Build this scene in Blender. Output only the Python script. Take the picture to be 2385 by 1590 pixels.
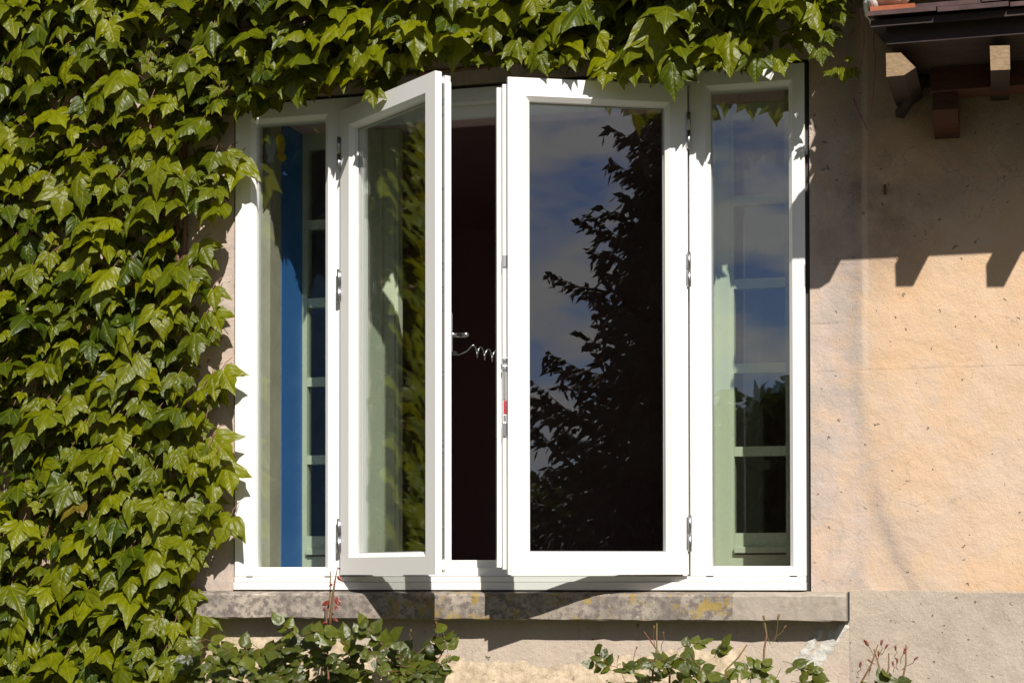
import bpy, bmesh, math, random
from mathutils import Vector, Matrix
PI = math.pi
for o in list(bpy.data.objects): bpy.data.objects.remove(o)
S = bpy.context.scene
COL = S.collection

# ------------------------------------------------------------------ camera
FPX, PPX, PPY = 4147.2, 1192.5, 1263.7
CP = Vector((1.2071, -5.5454, -0.0254)); YAW, PIT, ROL = 0.26586, 0.01771, -0.00127
_f = Vector((-math.sin(YAW)*math.cos(PIT), math.cos(YAW)*math.cos(PIT), math.sin(PIT)))
_r = Vector((math.cos(YAW), math.sin(YAW), 0)); _u = _r.cross(_f)
_r, _u = _r*math.cos(ROL)+_u*math.sin(ROL), _u*math.cos(ROL)-_r*math.sin(ROL)
cam = bpy.data.cameras.new('camera'); co = bpy.data.objects.new('camera', cam); COL.objects.link(co)
M = Matrix((_r, _u, -_f)).transposed().to_4x4(); M.translation = CP; co.matrix_world = M
cam.sensor_fit = 'HORIZONTAL'; cam.sensor_width = 36; cam.lens = FPX/2385*36
cam.shift_x = (1192.5-PPX)/2385; cam.shift_y = (PPY-795)/2385
cam.clip_start = 0.05; cam.clip_end = 3000
S.camera = co
def at(px, py, Y):            # photo pixel -> point on the plane y=Y
    d = _f+_r*((px-PPX)/FPX)-_u*((py-PPY)/FPX)
    return CP+d*((Y-CP.y)/d.y)
def pix(p):
    d = Vector(p)-CP; z = d.dot(_f)
    return PPX+FPX*d.dot(_r)/z, PPY-FPX*d.dot(_u)/z

# ------------------------------------------------------------------ light
SUN = Vector((0.53, -1.0, 0.92)).normalized()
sl = bpy.data.lights.new('sun', 'SUN'); so = bpy.data.objects.new('sun', sl); COL.objects.link(so)
sl.energy = 4.6; sl.angle = math.radians(0.53); sl.color = (1.0, 0.945, 0.87)
so.rotation_euler = SUN.to_track_quat('Z', 'Y').to_euler()
w = bpy.data.worlds.new('World'); S.world = w; w.use_nodes = True
nt = w.node_tree; bg = nt.nodes['Background']
sky = nt.nodes.new('ShaderNodeTexSky'); sky.sky_type = 'NISHITA'; sky.sun_disc = False
sky.sun_elevation = math.asin(SUN.z); sky.sun_rotation = math.atan2(SUN.x, SUN.y)
sky.air_density = 1.0; sky.dust_density = 0.15; sky.ozone_density = 4.0
tc = nt.nodes.new('ShaderNodeTexCoord'); mp = nt.nodes.new('ShaderNodeMapping')
mp.inputs['Scale'].default_value = (1.0, 1.0, 2.6)
nz = nt.nodes.new('ShaderNodeTexNoise'); nz.inputs['Scale'].default_value = 13
nz.inputs['Detail'].default_value = 6; nz.inputs['Roughness'].default_value = 0.52
cr = nt.nodes.new('ShaderNodeValToRGB'); cr.color_ramp.elements[0].position = 0.40; cr.color_ramp.elements[1].position = 0.58
mx = nt.nodes.new('ShaderNodeMix'); mx.data_type = 'RGBA'
mx.inputs[7].default_value = (9.6, 9.4, 9.7, 1)
L = nt.links.new
L(tc.outputs['Generated'], mp.inputs['Vector']); L(mp.outputs[0], nz.inputs['Vector']); L(nz.outputs[0], cr.inputs[0])
L(cr.outputs[0], mx.inputs[0]); 
tn = nt.nodes.new('ShaderNodeMix'); tn.data_type = 'RGBA'; tn.blend_type = 'MULTIPLY'; tn.inputs[0].default_value = 1; tn.inputs[7].default_value = (.92, .88, 1.12, 1)
L(sky.outputs[0], tn.inputs[6]); L(tn.outputs[2], mx.inputs[6]); L(mx.outputs[2], bg.inputs[0])
bg.inputs[1].default_value = 0.037
S.view_settings.view_transform = 'Standard'; S.view_settings.look = 'None'
S.view_settings.exposure = 0.52; S.view_settings.gamma = 1
S.cycles.max_bounces = 8; S.cycles.transparent_max_bounces = 24

# ------------------------------------------------------------------ helpers
R = random.Random(7)
class NB:                      # tiny node builder
    def __init__(s, name):
        s.m = bpy.data.materials.new(name); s.m.use_nodes = True; s.t = s.m.node_tree
        s.p = s.t.nodes['Principled BSDF']; s.out = s.t.nodes['Material Output']
    def n(s, kind, **k):
        x = s.t.nodes.new('ShaderNode'+kind)
        for a, v in k.items(): setattr(x, a, v)
        return x
    def l(s, a, b): s.t.links.new(a, b)
    def val(s, v):
        return v
    def math(s, op, a, b=None, c=None, clamp=False):
        x = s.n('Math', operation=op); x.use_clamp = clamp
        for i, v in enumerate((a, b, c)):
            if v is None: continue
            if isinstance(v, (int, float)): x.inputs[i].default_value = v
            else: s.l(v, x.inputs[i])
        return x.outputs[0]
    def noise(s, vec, scale, detail=4, rough=.5, dist=0):
        x = s.n('TexNoise'); x.inputs['Scale'].default_value = scale; x.inputs['Detail'].default_value = detail
        x.inputs['Roughness'].default_value = rough; x.inputs['Distortion'].default_value = dist
        if vec is not None: s.l(vec, x.inputs['Vector'])
        return x.outputs[0]
    def ramp(s, f, *st):
        x = s.n('ValToRGB'); e = x.color_ramp.elements
        while len(e) < len(st): e.new(.5)
        for i, (p, c) in enumerate(st):
            e[i].position = p; e[i].color = (c, c, c, 1) if isinstance(c, (int, float)) else (*c, 1)
        s.l(f, x.inputs[0]); return x.outputs[0]
    def mix(s, f, a, b, mode='MIX'):
        x = s.n('Mix', data_type='RGBA', blend_type=mode)
        for i, v in ((0, f), (6, a), (7, b)):
            if isinstance(v, (int, float)): x.inputs[i].default_value = v
            elif isinstance(v, tuple): x.inputs[i].default_value = (*v, 1)
            else: s.l(v, x.inputs[i])
        return x.outputs[2]
    def bump(s, h, dist=.002, strength=1.0, nrm=None):
        x = s.n('Bump'); x.inputs['Distance'].default_value = dist; x.inputs['Strength'].default_value = strength
        s.l(h, x.inputs['Height'])
        if nrm is not None: s.l(nrm, x.inputs['Normal'])
        return x.outputs[0]
    def obj(s, scale=None):
        c = s.n('TexCoord').outputs['Object']
        if scale:
            m = s.n('Mapping'); m.inputs['Scale'].default_value = scale; s.l(c, m.inputs[0]); c = m.outputs[0]
        return c
    def col(s, c):
        if isinstance(c, tuple): s.p.inputs['Base Color'].default_value = (*c, 1)
        else: s.l(c, s.p.inputs['Base Color'])
    def rough(s, r):
        if isinstance(r, (int, float)): s.p.inputs['Roughness'].default_value = r
        else: s.l(r, s.p.inputs['Roughness'])
    def nrm(s, n): s.l(n, s.p.inputs['Normal'])

class MB:
    def __init__(s): s.v = []; s.f = []; s.sm = []; s.uv = []; s.tint = []
    def add(s, vs, fs, smooth=False):
        b = len(s.v); s.v += [tuple(v) for v in vs]
        for f in fs: s.f.append(tuple(i+b for i in f)); s.sm.append(smooth)
    def box(s, x0, x1, y0, y1, z0, z1, c=0.0, mat=None):
        if c <= 0:
            vs = [(x, y, z) for x in (x0, x1) for y in (y0, y1) for z in (z0, z1)]
            fs = [(0,1,3,2),(4,6,7,5),(0,4,5,1),(2,3,7,6),(0,2,6,4),(1,5,7,3)]
        else:
            bm = bmesh.new(); bmesh.ops.create_cube(bm, size=1)
            for v in bm.verts:
                v.co = Vector(((x0+x1)/2+v.co.x*(x1-x0), (y0+y1)/2+v.co.y*(y1-y0), (z0+z1)/2+v.co.z*(z1-z0)))
            bmesh.ops.bevel(bm, geom=list(bm.edges), offset=c, segments=2, affect='EDGES', profile=.6)
            vs = [tuple(v.co) for v in bm.verts]; fs = [tuple(v.index for v in f.verts) for f in bm.faces]
            bm.free()
        if mat is not None: vs = [mat @ Vector(v) for v in vs]
        s.add(vs, fs)
    def prism(s, poly, y0, y1, slope=0.0):      # polygon in x,z extruded along y; slope raises z per metre of depth
        n = len(poly); vs = [(x, y0, z) for x, z in poly]+[(x, y1, z+slope*(y1-y0)) for x, z in poly]
        s.add(vs, [tuple(range(n)), tuple(range(2*n-1, n-1, -1))]+[(i, i+n, (i+1)%n+n, (i+1)%n) for i in range(n)])
    def tube(s, pts, r, n=6, cap=True):
        pts = [Vector(p) for p in pts]; k = len(pts)
        rs = r if isinstance(r, (list, tuple)) else [r]*k
        vs = []; up = None
        for i, p in enumerate(pts):
            t = (pts[min(i+1, k-1)]-pts[max(i-1, 0)]).normalized()
            if up is None: up = t.orthogonal().normalized()
            a = (up-t*up.dot(t)).normalized(); b = t.cross(a); up = a
            vs += [p+(a*math.cos(2*PI*j/n)+b*math.sin(2*PI*j/n))*rs[i] for j in range(n)]
        fs = [(i*n+j, i*n+(j+1)%n, (i+1)*n+(j+1)%n, (i+1)*n+j) for i in range(k-1) for j in range(n)]
        if cap: fs += [tuple(range(n-1, -1, -1)), tuple(range((k-1)*n, k*n))]
        s.add(vs, fs, True)
    def ring(s, o, i, prof):     # o,i = (x0,x1,z0,z1) outer / inner rectangles; prof = closed list of (t 0..1, y)
        vs = []
        for t, y in prof:
            q = [a+(b-a)*t for a, b in zip(o, i)]
            vs += [(q[0], y, q[2]), (q[1], y, q[2]), (q[1], y, q[3]), (q[0], y, q[3])]
        n = len(prof)
        s.add(vs, [(a*4+c, a*4+(c+1)%4, ((a+1)%n)*4+(c+1)%4, ((a+1)%n)*4+c) for a in range(n) for c in range(4)])
    def build(s, name, mat, parent=None, recalc=True):
        me = bpy.data.meshes.new(name); me.from_pydata(s.v, [], s.f)
        me.polygons.foreach_set('use_smooth', s.sm)
        if s.uv:
            l = me.uv_layers.new(name='leaf')
            flat = []
            for f in s.f:
                for i in f: flat += s.uv[i]
            l.data.foreach_set('uv', flat)
        if s.tint:
            a = me.attributes.new('tint', 'FLOAT', 'POINT'); a.data.foreach_set('value', s.tint)
        if recalc:
            bm = bmesh.new(); bm.from_mesh(me); bmesh.ops.recalc_face_normals(bm, faces=bm.faces); bm.to_mesh(me); bm.free()
        me.materials.append(mat); me.update()
        o = bpy.data.objects.new(name, me); COL.objects.link(o)
        if parent is not None: o.parent = parent
        return o
def tag(o, label=None, cat=None, group=None, kind=None):
    if label: o['label'] = label
    if cat: o['category'] = cat
    if group: o['group'] = group
    if kind: o['kind'] = kind
    return o
def thing(name, label, cat, loc=(0, 0, 0), group=None):
    o = bpy.data.objects.new(name, None); o.empty_display_size = .1; COL.objects.link(o); o.location = loc
    return tag(o, label, cat, group)

# ------------------------------------------------------------------ materials
def m_plaster(name, plinth=False):
    b = NB(name); c = b.obj()
    sx = b.n('SeparateXYZ'); b.l(c, sx.inputs[0]); X, Z = sx.outputs[0], sx.outputs[2]
    big = b.noise(c, 1.7, 5, .6); mid = b.noise(c, 7, 6, .6); fine = b.noise(c, 90, 4, .7)
    if plinth:
        base = b.mix(b.ramp(mid, (.35, 0), (.65, 1)), (.29, .245, .205), (.38, .33, .28))
        base = b.mix(b.ramp(big, (.4, 0), (.7, .7)), base, (.41, .33, .255))
    else:
        ochre = b.mix(b.ramp(big, (.36, 0), (.62, 1)), (.55, .36, .215), (.50, .37, .275))
        ochre = b.mix(b.ramp(mid, (.4, 0), (.75, .6)), ochre, (.58, .445, .33))
        sur = b.mix(b.ramp(mid, (.38, 0), (.62, 1)), (.50, .395, .34), (.37, .31, .275))
        wob = b.math('MULTIPLY', b.math('SUBTRACT', b.noise(c, 5, 4, .6), .5), .07)
        xs = b.math('ADD', X, wob)
        right = b.ramp(b.math('MULTIPLY_ADD', xs, 1, -.0), (.80, 0), (.845, 1))
        left = b.ramp(b.math('MULTIPLY', xs, -1), (.0, 0), (1.0, 0))
        base = b.mix(right, sur, ochre)
        # long dirty run beside the window surround, leaning right towards the plinth
        fc = b.n('FloatCurve'); cu = fc.mapping.curves[0]
        pts = [(0, .98), (.08, .90), (.2, .85), (.4, .80), (.6, .79), (1, .79)]
        cu.points[0].location = pts[0]; cu.points[1].location = pts[-1]
        for p in pts[1:-1]: cu.points.new(*p)
        fc.mapping.update()
        b.l(b.math('MULTIPLY_ADD', Z, 1/1.6, .05), fc.inputs[1])
        d = b.math('ABSOLUTE', b.math('SUBTRACT', b.math('ADD', X, b.math('MULTIPLY', wob, 1.2)), fc.outputs[0]))
        st = b.math('ADD', b.ramp(d, (.0, .6), (.035, 0)), b.ramp(d, (.0, .5), (.13, 0)))
        st = b.math('MULTIPLY', st, b.ramp(b.noise(c, 3.2, 5, .6), (.3, .35), (.6, 1)))
        base = b.mix(b.math('MULTIPLY', st, .75), base, (.25, .205, .18))
        # rust-brown blotch high up, strengthened to paint eave shade into the plaster
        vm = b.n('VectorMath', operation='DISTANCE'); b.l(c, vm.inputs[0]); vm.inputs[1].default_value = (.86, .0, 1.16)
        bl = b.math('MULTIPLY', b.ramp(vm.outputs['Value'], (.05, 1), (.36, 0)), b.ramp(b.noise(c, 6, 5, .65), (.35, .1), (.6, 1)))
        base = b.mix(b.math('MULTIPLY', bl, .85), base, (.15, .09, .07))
        vm = b.n('VectorMath', operation='DISTANCE'); b.l(c, vm.inputs[0]); vm.inputs[1].default_value = (1.15, .0, 1.62)  # wider second blotch: the porch eave's shade put into the wall colour
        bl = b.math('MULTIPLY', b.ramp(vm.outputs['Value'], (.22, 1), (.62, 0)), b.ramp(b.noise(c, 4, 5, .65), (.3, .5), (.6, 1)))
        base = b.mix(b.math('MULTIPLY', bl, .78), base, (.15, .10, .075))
        # narrow pale ridge of the joint, and the horizontal hairline joints
        rd = b.math('ABSOLUTE', b.math('SUBTRACT', b.math('ADD', X, b.math('MULTIPLY', wob, .25)), .822))
        rdm = b.math('MULTIPLY', b.ramp(rd, (.006, 1), (.012, 0)), b.ramp(Z, (.56, 0), (.6, 1)))
        base = b.mix(b.math('MULTIPLY', rdm, .35), base, (.62, .48, .36))
        for zc, x0, x1 in ((.602, .66, 1.35), (.93, .7, .8), (.75, .66, .76)):
            hz = b.math('ABSOLUTE', b.math('SUBTRACT', b.math('ADD', Z, b.math('MULTIPLY', wob, .22)), zc))
            k = b.math('MULTIPLY', b.ramp(hz, (.0005, 1), (.0022, 0)), b.math('MULTIPLY', b.math('GREATER_THAN', X, x0), b.math('LESS_THAN', X, x1)))
            k = b.math('MULTIPLY', k, b.ramp(b.noise(c, 20, 3), (.4, .2), (.6, .9)))
            base = b.mix(b.math('MULTIPLY', k, .7), base, (.2, .15, .11))
        # old rendering flaked off under the sill, and pale mortar smears at the sill corner
        lo = b.ramp(b.math('ADD', Z, b.math('MULTIPLY', b.math('SUBTRACT', b.noise(c, 9, 5, .65), .5), .16)), (0.0, 1), (1.0, 1))
        zz = b.math('MULTIPLY', b.math('ADD', Z, b.math('MULTIPLY', b.math('SUBTRACT', b.noise(c, 9, 5, .65), .5), .14)), -1)
        rub = b.math('MULTIPLY', b.math('GREATER_THAN', b.math('ADD', zz, b.math('MULTIPLY', b.math('ABSOLUTE', b.math('ADD', X, .22)), .09)), .315), b.math('LESS_THAN', X, .45))
        rubc = b.mix(b.ramp(b.noise(c, 34, 5, .7), (.35, 0), (.65, 1)), (.34, .26, .17), (.66, .53, .38))
        gre = b.math('GREATER_THAN', b.math('MULTIPLY', Z, -1), .075)
        base = b.mix(b.math('MULTIPLY', gre, .75), base, (.42, .35, .28))
        blot = b.math('MULTIPLY', b.ramp(b.noise(c, 4.5, 6, .68, .8), (.50, 0), (.62, 1)), b.math('GREATER_THAN', Z, -.08))
        base = b.mix(b.math('MULTIPLY', blot, .30), base, (.60, .36, .17))
        blot = b.ramp(b.noise(c, 11, 6, .7, .5), (.54, 0), (.66, 1))
        base = b.mix(b.math('MULTIPLY', blot, .28), base, (.44, .36, .31))
        ge = b.math('MULTIPLY', b.ramp(b.noise(b.obj((1, 1, .25)), 16, 5, .7), (.55, 0), (.7, 1)), b.math('LESS_THAN', X, .8))
        base = b.mix(b.math('MULTIPLY', ge, .6), base, (.33, .27, .23))
        base = b.mix(rub, base, rubc)
    # voids and trowel nicks
    pit = None; nn = b.n('TexNoise'); nn.inputs['Scale'].default_value = 55; nn.inputs['Detail'].default_value = 4; b.l(c, nn.inputs['Vector'])
    dens = b.ramp(b.noise(c, 5, 4, .7), (.35, .0), (.62, .30))
    ve = b.n('TexVoronoi', feature='DISTANCE_TO_EDGE'); ve.inputs['Scale'].default_value = 3.1
    wc = b.n('VectorMath', operation='MULTIPLY_ADD'); n5 = b.n('TexNoise'); n5.inputs['Scale'].default_value = 9; n5.inputs['Detail'].default_value = 6; b.l(c, n5.inputs['Vector'])
    b.l(n5.outputs[1], wc.inputs[0]); wc.inputs[1].default_value = (.22, .22, .22); b.l(c, wc.inputs[2]); b.l(wc.outputs[0], ve.inputs['Vector'])
    crk = b.math('MULTIPLY', b.ramp(ve.outputs['Distance'], (.0015, 1), (.006, 0)), b.ramp(b.noise(c, 2.3, 3, .6), (.50, 0), (.60, 1)))
    base = b.mix(b.math('MULTIPLY', crk, .55), base, (.18, .13, .10))
    for sc_, th, dist, big_ in ((26, .84, .05, .20), (48, .72, .03, .24), (95, .62, .012, .26)):
        vo = b.n('TexVoronoi'); vo.inputs['Scale'].default_value = sc_
        ws = b.n('VectorMath', operation='MULTIPLY_ADD'); b.l(nn.outputs[1], ws.inputs[0]); ws.inputs[1].default_value = (dist, dist, dist); b.l(c, ws.inputs[2])
        b.l(ws.outputs[0], vo.inputs['Vector'])
        sc = b.n('SeparateColor'); b.l(vo.outputs['Color'], sc.inputs[0])
        pick = b.math('GREATER_THAN', b.math('ADD', sc.outputs[0], dens), th+.12)
        rad = b.math('MULTIPLY_ADD', b.math('POWER', sc.outputs[1], 4), big_*.9, .022)
        k = b.math('MULTIPLY', b.ramp(b.math('DIVIDE', vo.outputs['Distance'], rad), (.5, 1), (1.0, 0)), pick)
        pit = k if pit is None else b.math('MAXIMUM', pit, k)
    base = b.mix(b.math('MULTIPLY', pit, .62), base, (.13, .09, .065))
    nick = b.math('MULTIPLY', b.ramp(b.noise(b.obj((1, 1, 1.5)), 75, 3, .55, 1.6), (.675, 0), (.70, 1)), b.ramp(b.noise(c, 6, 3, .6), (.42, .15), (.58, 1)))
    base = b.mix(b.math('MULTIPLY', nick, .55), base, (.17, .12, .09))
    speck = b.ramp(fine, (.30, 1), (.36, 0))
    base = b.mix(b.math('MULTIPLY', speck, .35), base, (.22, .16, .11))
    base = b.mix(b.math('MULTIPLY', b.ramp(b.noise(c, 260, 3, .6), (.4, 0), (.7, 1)), .22), base, (.8, .66, .5))
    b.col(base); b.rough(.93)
    h = b.math('SUBTRACT', b.math('ADD', b.math('MULTIPLY', b.math('ADD', mid, b.math('MULTIPLY', b.noise(c, 14, 8, .8), .45)), 1.6), b.math('MULTIPLY', fine, .28)), b.math('MULTIPLY', pit, 1.2))
    b.nrm(b.bump(h, .0055, .85)); return b.m

def m_sill():
    b = NB('sill_stone'); c = b.obj()
    n1 = b.noise(c, 8, 6, .62); n2 = b.noise(c, 42, 6, .7); n3 = b.noise(c, 19, 8, .72, .3)
    base = b.mix(b.ramp(n1, (.36, 0), (.64, 1)), (.18, .155, .135), (.39, .335, .27))
    base = b.mix(b.ramp(n2, (.46, 0), (.58, .9)), base, (.13, .105, .095))
    base = b.mix(b.ramp(b.noise(c, 60, 4, .6), (.62, 0), (.7, .5)), base, (.55, .49, .42))
    sx = b.n('SeparateXYZ'); b.l(c, sx.inputs[0])
    zone = b.math('MULTIPLY', b.ramp(b.math('ADD', sx.outputs[0], 1), (.15, 0), (.35, 1)), b.math('LESS_THAN', sx.outputs[0], .42))
    li = b.math('MULTIPLY', b.ramp(n3, (.53, 0), (.60, 1)), zone)
    base = b.mix(b.math('MULTIPLY', li, .8), base, (.30, .21, .04))
    clean = b.math('GREATER_THAN', sx.outputs[0], .42)
    base = b.mix(b.math('MULTIPLY', clean, .7), base, (.36, .31, .255))
    b.col(base); b.rough(.92)
    b.nrm(b.bump(b.math('ADD', b.math('MULTIPLY', n2, .5), n1), .006, .9)); return b.m

def m_paint(name, col, rough=.35, var=.05, dirt=None, scale=3.0):
    b = NB(name); c = b.obj(); n = b.noise(c, scale, 5, .6)
    d = tuple(x*(1-var*2) for x in col)
    base = b.mix(n, d, col)
    if dirt:
        k = b.ramp(b.noise(c, 22, 6, .7), (.58, 0), (.72, 1)); base = b.mix(b.math('MULTIPLY', k, dirt), base, tuple(x*.55 for x in col))
    b.col(base); b.rough(rough); b.nrm(b.bump(b.noise(c, 160, 2), .0004, .5)); return b.m
def m_metal(name, col=(.55, .55, .56), rough=.32):
    b = NB(name); b.p.inputs['Metallic'].default_value = 1
    n = b.noise(b.obj(), 60, 4); b.col(b.mix(n, tuple(x*.7 for x in col), col)); b.rough(rough); return b.m
def m_glass(name, boost=.05, tintc=(.93, .96, .94)):
    b = NB(name); t = b.t; t.nodes.remove(b.p)
    geo = b.n('NewGeometry'); ior = b.math('SUBTRACT', 1.5, b.math('MULTIPLY', geo.outputs['Backfacing'], 1.5-1/1.5))
    fr = b.n('Fresnel'); b.l(ior, fr.inputs['IOR'])
    g = b.n('BsdfGlossy'); g.inputs['Roughness'].default_value = 0.0
    tr = b.n('BsdfTransparent'); tr.inputs['Color'].default_value = (*tintc, 1)
    wv = b.bump(b.noise(b.obj(), 2.2, 1), .0006, .35); b.l(wv, g.inputs['Normal'])
    ms = b.n('MixShader'); b.l(b.math('MULTIPLY_ADD', fr.outputs[0], 1.25, boost, clamp=True), ms.inputs[0])
    b.l(tr.outputs[0], ms.inputs[1]); b.l(g.outputs[0], ms.inputs[2]); b.l(ms.outputs[0], b.out.inputs[0]); return b.m
def m_leaf(name, dark, light, rough=.33, trans=.32, tcol=(.35, .42, .02), vein=True, spec=.5):
    b = NB(name); at_ = b.n('Attribute', attribute_name='tint'); tv = at_.outputs['Fac']
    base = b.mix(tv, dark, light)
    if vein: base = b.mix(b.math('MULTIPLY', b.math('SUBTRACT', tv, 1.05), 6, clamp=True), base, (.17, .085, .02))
    uv = b.n('UVMap', uv_map='leaf').outputs[0]
    n = b.noise(b.obj(), 45, 4, .6)
    base = b.mix(b.math('MULTIPLY', b.ramp(n, (.35, 0), (.7, 1)), .35), base, tuple(x*.6 for x in dark))
    h = b.math('MULTIPLY', b.noise(b.obj(), 70, 3, .6), .9)
    if vein:
        sx = b.n('SeparateXYZ'); b.l(uv, sx.inputs[0]); U = b.math('ABSOLUTE', sx.outputs[0]); V = sx.outputs[1]
        ds = []
        for ang in (0, 38, 68):
            a = math.radians(ang)
            ds.append(b.math('ABSOLUTE', b.math('SUBTRACT', b.math('MULTIPLY', U, math.cos(a)), b.math('MULTIPLY', V, math.sin(a)))))
        d = b.math('MINIMUM', b.math('MINIMUM', ds[0], ds[1]), ds[2])
        vn = b.ramp(d, (.004, 1), (.022, 0)); base = b.mix(b.math('MULTIPLY', vn, .38), base, tuple(min(1, x*1.5) for x in light))
        h = b.math('ADD', h, b.math('MULTIPLY', b.ramp(d, (0, 0), (.10, 1)), 1.4))
        wv = b.math('SINE', b.math('MULTIPLY', b.math('ADD', V, b.math('MULTIPLY', U, -.8)), 42))
        h = b.math('ADD', h, b.math('MULTIPLY', wv, .16))
    b.col(base); b.rough(rough); b.p.inputs['Specular IOR Level'].default_value = spec
    nr = b.bump(h, .0022, .8); b.nrm(nr)
    tl = b.n('BsdfTranslucent'); b.l(b.mix(tv, tuple(x*.75 for x in tcol), tcol), tl.inputs[0]); b.l(nr, tl.inputs['Normal'])
    ms = b.n('MixShader'); ms.inputs[0].default_value = trans
    b.l(b.p.outputs[0], ms.inputs[1]); b.l(tl.outputs[0], ms.inputs[2]); b.l(ms.outputs[0], b.out.inputs[0]); return b.m
def m_wood(name, c0, c1, rough=.75, scale=(2, 14, 14)):
    b = NB(name); c = b.obj(scale); n = b.noise(c, 4, 6, .65, .6)
    b.col(b.mix(b.ramp(n, (.35, 0), (.65, 1)), c0, c1)); b.rough(rough); b.nrm(b.bump(n, .003, .7)); return b.m
def m_simple(name, c0, c1, scale=6, rough=.9, bump=.004):
    b = NB(name); c = b.obj(); n = b.noise(c, scale, 6, .65)
    b.col(b.mix(b.ramp(n, (.35, 0), (.65, 1)), c0, c1)); b.rough(rough); b.nrm(b.bump(n, bump, .8)); return b.m

PL = m_plaster('old_plaster'); PN = m_plaster('plinth_render', True); SILL = m_sill()
WHITE = m_paint('white_paint', (.80, .785, .76), .32, .02)
GREEN = m_paint('pale_green_paint', (.62, .67, .50), .5, .06, .35)
BLUE = m_paint('blue_paint', (.05, .20, .58), .6, .06, .12)
REVEAL = m_simple('reveal_lime', (.40, .36, .28), (.50, .45, .35), 9)
METAL = m_metal('steel'); DMETAL = m_metal('dull_steel', (.30, .29, .27), .45)
RED = m_paint('red_plastic', (.45, .02, .03), .4)
BLACK = m_paint('gap_black', (.02, .018, .018), .7)
GL = m_glass('window_glass', .10); GLO = m_glass('old_glass', .025, (.9, .93, .92))
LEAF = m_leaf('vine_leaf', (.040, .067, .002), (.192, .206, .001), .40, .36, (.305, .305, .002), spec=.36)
ROSEL = m_leaf('rose_leaf', (.03, .043, .004), (.11, .128, .006), .42, .28, (.16, .22, .015), False)
REDL = m_leaf('red_shoot_leaf', (.12, .015, .01), (.22, .04, .02), .4, .25, (.4, .04, .02), False)
STEM = m_simple('vine_bark', (.13, .06, .04), (.25, .13, .09), 30, .85)
RSTEM = m_simple('rose_stem', (.15, .035, .02), (.13, .11, .03), 25, .6)
TEND = m_simple('tendril', (.20, .05, .09), (.30, .10, .12), 25, .6)
DWOOD = m_wood('old_dark_timber', (.016, .009, .008), (.038, .020, .015))
ENDW = m_wood('sawn_timber_end', (.20, .13, .07), (.30, .205, .11), .8, (14, 14, 30))
RWOOD = m_wood('red_brown_timber', (.045, .013, .008), (.095, .026, .014))
TILE = m_simple('clay_tile', (.045, .027, .026), (.095, .052, .048), 14, .9)
TILEO = m_simple('orange_clay_tile', (.26, .07, .03), (.36, .11, .05), 14, .9)
MORT = m_simple('lichen_mortar', (.42, .40, .36), (.55, .53, .48), 20, .95)
LICH = m_simple('yellow_lichen', (.45, .30, .03), (.62, .42, .06), 60, .95)
GROUND = m_simple('garden_ground', (.04, .055, .02), (.09, .085, .045), 2, .95, .02)
ROOM = m_simple('dark_room', (.55, .38, .39), (.60, .43, .43), 2, .9)
CONI = m_simple('conifer_needle', (.012, .022, .008), (.035, .05, .018), 8, .8)
BARK = m_simple('tree_bark', (.06, .045, .03), (.12, .09, .07), 12, .9)
HEDGE = m_leaf('garden_leaf', (.03, .05, .01), (.06, .09, .02), .6, .15, (.08, .12, .02), False, .2)

# ------------------------------------------------------------------ wall
WY = .008                                          # outer wall face
OX0, OX1, OZ0, OZ1 = -1.279, .653, -.085, 1.574    # rebate the frame sits in
IX0, IX1, IZ0, IZ1 = -1.187, .566, -.03, 1.55      # masonry opening behind it
def holed(mb, y0, y1, X0, X1, Z0, Z1, a, bb, c, d):
    mb.box(X0, a, y0, y1, Z0, Z1); mb.box(bb, X1, y0, y1, Z0, Z1)
    mb.box(a, bb, y0, y1, Z0, c); mb.box(a, bb, y0, y1, d, Z1)
hw = thing('house_wall', 'old plastered house wall in ochre and grey around the white window', 'wall', (0, 0, -1.5))
def W(o): o.location.z = 1.5; return o
m = MB(); holed(m, WY, .10, -4.2, 4.5, -1.5, 3.4, OX0, OX1, OZ0, OZ1)
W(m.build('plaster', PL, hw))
m = MB(); holed(m, .101, .24, -4.2, 4.5, -1.5, 3.4, IX0, IX1, IZ0, IZ1)
W(m.build('stone_reveal', REVEAL, hw))
m = MB(); holed(m, .241, .44, -4.2, 4.5, -1.5, 3.4, IX0+.001, IX1-.001, IZ0, IZ1)
W(m.build('inner_reveal', ROOM, hw))
# plinth with a slightly ragged top edge
m = MB(); top = []
x = .770
while x < 4.5: top.append((x, -.078+.004*math.sin(x*9)+R.uniform(-.0025, .0025))); x += .035
poly = [(.770, -1.5)]+[(4.5, -1.5), (4.5, -.075)]+top[::-1]
m.prism(poly, WY-.0015, WY+.0015)
tag(W(m.build('plinth', PN, hw)), 'grey rendered plinth under the ochre plaster')
# mortar smears that run down from the right sill corner
m = MB()
def smear(p0, p1, w0, w1, seed):
    r = random.Random(seed); n = 16; A = []; B = []
    for i in range(n+1):
        t = i/n; px = p0[0]+(p1[0]-p0[0])*t; py = p0[1]+(p1[1]-p0[1])*t; ww = w0+(w1-w0)*t
        A.append(at(px-ww/2+r.uniform(-5, 5), py, WY)); B.append(at(px+ww/2+r.uniform(-5, 5), py+ww*.3, WY))
    vs = [(a.x, WY-.001, a.z) for a in A]+[(q.x, WY-.001, q.z) for q in B]+[((A[i].x+B[i].x)/2, WY-.011, (A[i].z+B[i].z)/2) for i in range(n+1)]
    k = n+1
    m.add(vs, [(i, i+1, 2*k+i+1, 2*k+i) for i in range(n)]+[(2*k+i, 2*k+i+1, k+i+1, k+i) for i in range(n)]+[(0, 2*k, k), (n, k+n, 2*k+n)], True)
smear((1966, 1450), (1880, 1556), 26, 40, 3); smear((1915, 1462), (1852, 1545), 16, 26, 4)
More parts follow.
